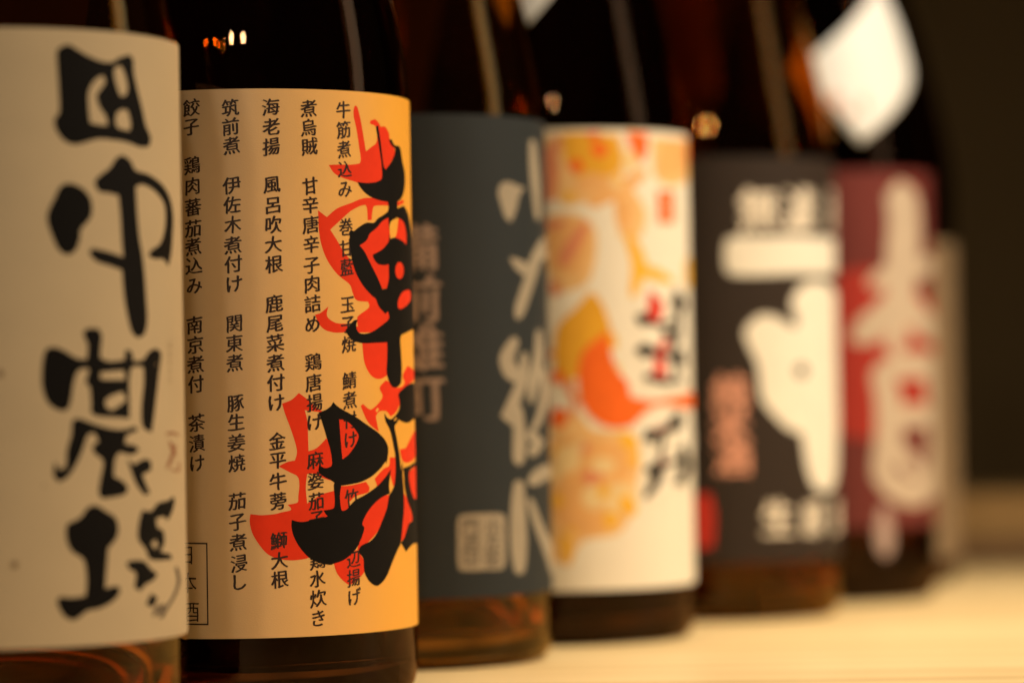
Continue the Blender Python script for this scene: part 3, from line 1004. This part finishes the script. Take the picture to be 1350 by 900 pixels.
# ================================================================== bottle 5: black label, white bar and brush character
b = Bottle(943, 1.374, "sake bottle with black label, one thick white bar above a fat white brush character", GROUP, AMBER)
PAPER5 = paper("black_paper", (0.030, 0.020, 0.015), 0.6, 0.10, 4, spec=0.18)
WHITE5 = ink("white_print", (0.80, 0.76, 0.66))
CREAM5 = ink("cream_print", (0.78, 0.70, 0.58))
PINK5 = ink("salmon_print", (0.76, 0.36, 0.25))
lab = b.label("label", PAPER5, b.uv((955, 742))[1], b.uv((950, 206))[1])
b.shapes("white_bar", [[Z(0, 0, 1, [(957, 316), (975, 311), (1010, 312), (1050, 311), (1095, 314), (1112, 320), (1113, 352),
                                    (1100, 361), (1050, 361), (1000, 363), (965, 362), (956, 352), (955, 332)])]], WHITE5, lab)
cq = lambda pts: Z(920, 360, 3.0, pts)
b.shapes("brush_lettering", [[cq([(186, 250), (202, 200), (250, 166), (310, 172), (350, 197), (385, 216), (394, 180), (370, 122),
                                  (400, 60), (450, 32), (510, 42), (550, 92), (560, 200), (578, 270), (562, 350), (580, 450),
                                  (572, 540), (555, 620), (550, 780), (530, 850), (500, 862), (460, 842), (430, 760),
                                  (412, 642), (385, 627), (340, 602), (260, 510), (245, 440), (235, 360)]),
                              cq(disc(410, 385, 24, 26))]], WHITE5, lab)
b.writing("top_lettering", [("無", 1001, 276, 62), ("濾", 1056, 276, 62), ("過", 1098, 276, 62)], CREAM5, lab, 0.03, 0.06)
b.writing("pink_lettering", [("純", 963, 516, 50), ("米", 964, 559, 50), ("酒", 966, 602, 50)], PINK5, lab, 0.03, 0.08)
b.writing("bottom_lettering", [("生", 1027, 682, 50), ("原", 1073, 682, 50), ("酒", 1104, 680, 50)], CREAM5, lab, 0.03, 0.08)
b.shapes("red_mark", [[Z(0, 0, 1, [(915, 652), (936, 650), (942, 680), (940, 720), (918, 724)])]], REDP, lab)

# ================================================================== bottle 6: dark red label, diamond sticker
b = Bottle(1081, 1.475, "sake bottle with dark red label and large white diamond sticker on its shoulder", GROUP)
PAPER6 = paper("wine_red_paper", (0.145, 0.030, 0.026), 0.5, 0.2, 5, spec=0.2)
RED6 = ink("bright_red_print", (0.36, 0.028, 0.018))
CREAM6 = ink("cream_brush_print", (0.52, 0.42, 0.32))
GREY6 = ink("grey_pink_print", (0.42, 0.30, 0.26))
lab = b.label("label", PAPER6, b.uv((1102, 697))[1], b.uv((1098, 224))[1])
b.shapes("red_disc", [[disc(1142, 466, 104, 112, 28)]], RED6, lab)
r6 = lambda pts: Z(1090, 210, 3.6, pts)
s6 = lambda pts: Z(1090, 440, 2.57, pts)
b.shapes("brush_lettering", [[stroke(q)] for q in (
    [(1188, 256, 19), (1192, 290, 20.6), (1190, 340, 21.6), (1184, 402, 17.5)],
    [(1152, 372, 9.2), (1180, 360, 14.4), (1214, 352, 13.3), (1232, 350, 8.2)],
    [(1190, 385, 14.4), (1170, 412, 18.5), (1146, 434, 19.5), (1130, 444, 11.3)],
    [(1192, 392, 12.4), (1212, 420, 15.4), (1232, 436, 16.5), (1246, 440, 9.2)],
    [(1180, 400, 12.4), (1184, 430, 14.4), (1180, 462, 10.3)],
    [(1160, 492, 12.4), (1170, 520, 16.5), (1172, 570, 17.5), (1164, 622, 14.4)],
    [(1160, 490, 10.3), (1190, 482, 16.5), (1222, 482, 16.5), (1250, 492, 11.3)],
    [(1232, 492, 12.4), (1238, 540, 14.4), (1236, 600, 13.3), (1228, 632, 11.3)],
    [(1172, 552, 10.3), (1200, 548, 14.4), (1232, 548, 11.3)],
    [(1158, 622, 10.3), (1180, 640, 17.5), (1206, 650, 17.5), (1234, 634, 11.3)],
    [(1186, 590, 8.2), (1196, 606, 10.3), (1208, 622, 9.2)])], CREAM6, lab)
b.shapes("grey_mark", [[stroke(s6([(195, 600, 18), (195, 680, 30), (200, 735, 22)]))]], GREY6, lab)
u_, v_ = b.uv((1128, 190), 0.047)
stk = sticker(b, STICK, u_ + 0.0175, v_ + 0.0385, 0.047, 0.0385, lean=(0.45, 0.08))
FAINTP = ink("faint_pink_print", (0.70, 0.40, 0.34))
for du, dv, hu, hv in ((-0.010, 0.020, 0.0035, 0.0050), (-0.003, 0.014, 0.0030, 0.0026), (0.004, 0.018, 0.0026, 0.0050)):
    sticker(b, FAINTP, u_ + du, v_ + dv, hu, hv, "faint_mark", 0.0003, stk)

# ================================================================== bottle 7: behind the red one
b = Bottle(1122, 1.592, "rearmost bottle, pale beige label showing only as a strip behind the red one", GROUP)
PAPER7 = paper("beige_paper", (0.28, 0.195, 0.115), 0.6, 0.05, 4)
lab = b.label("label", PAPER7, b.uv((1148, 742))[1], b.uv((1146, 318))[1])
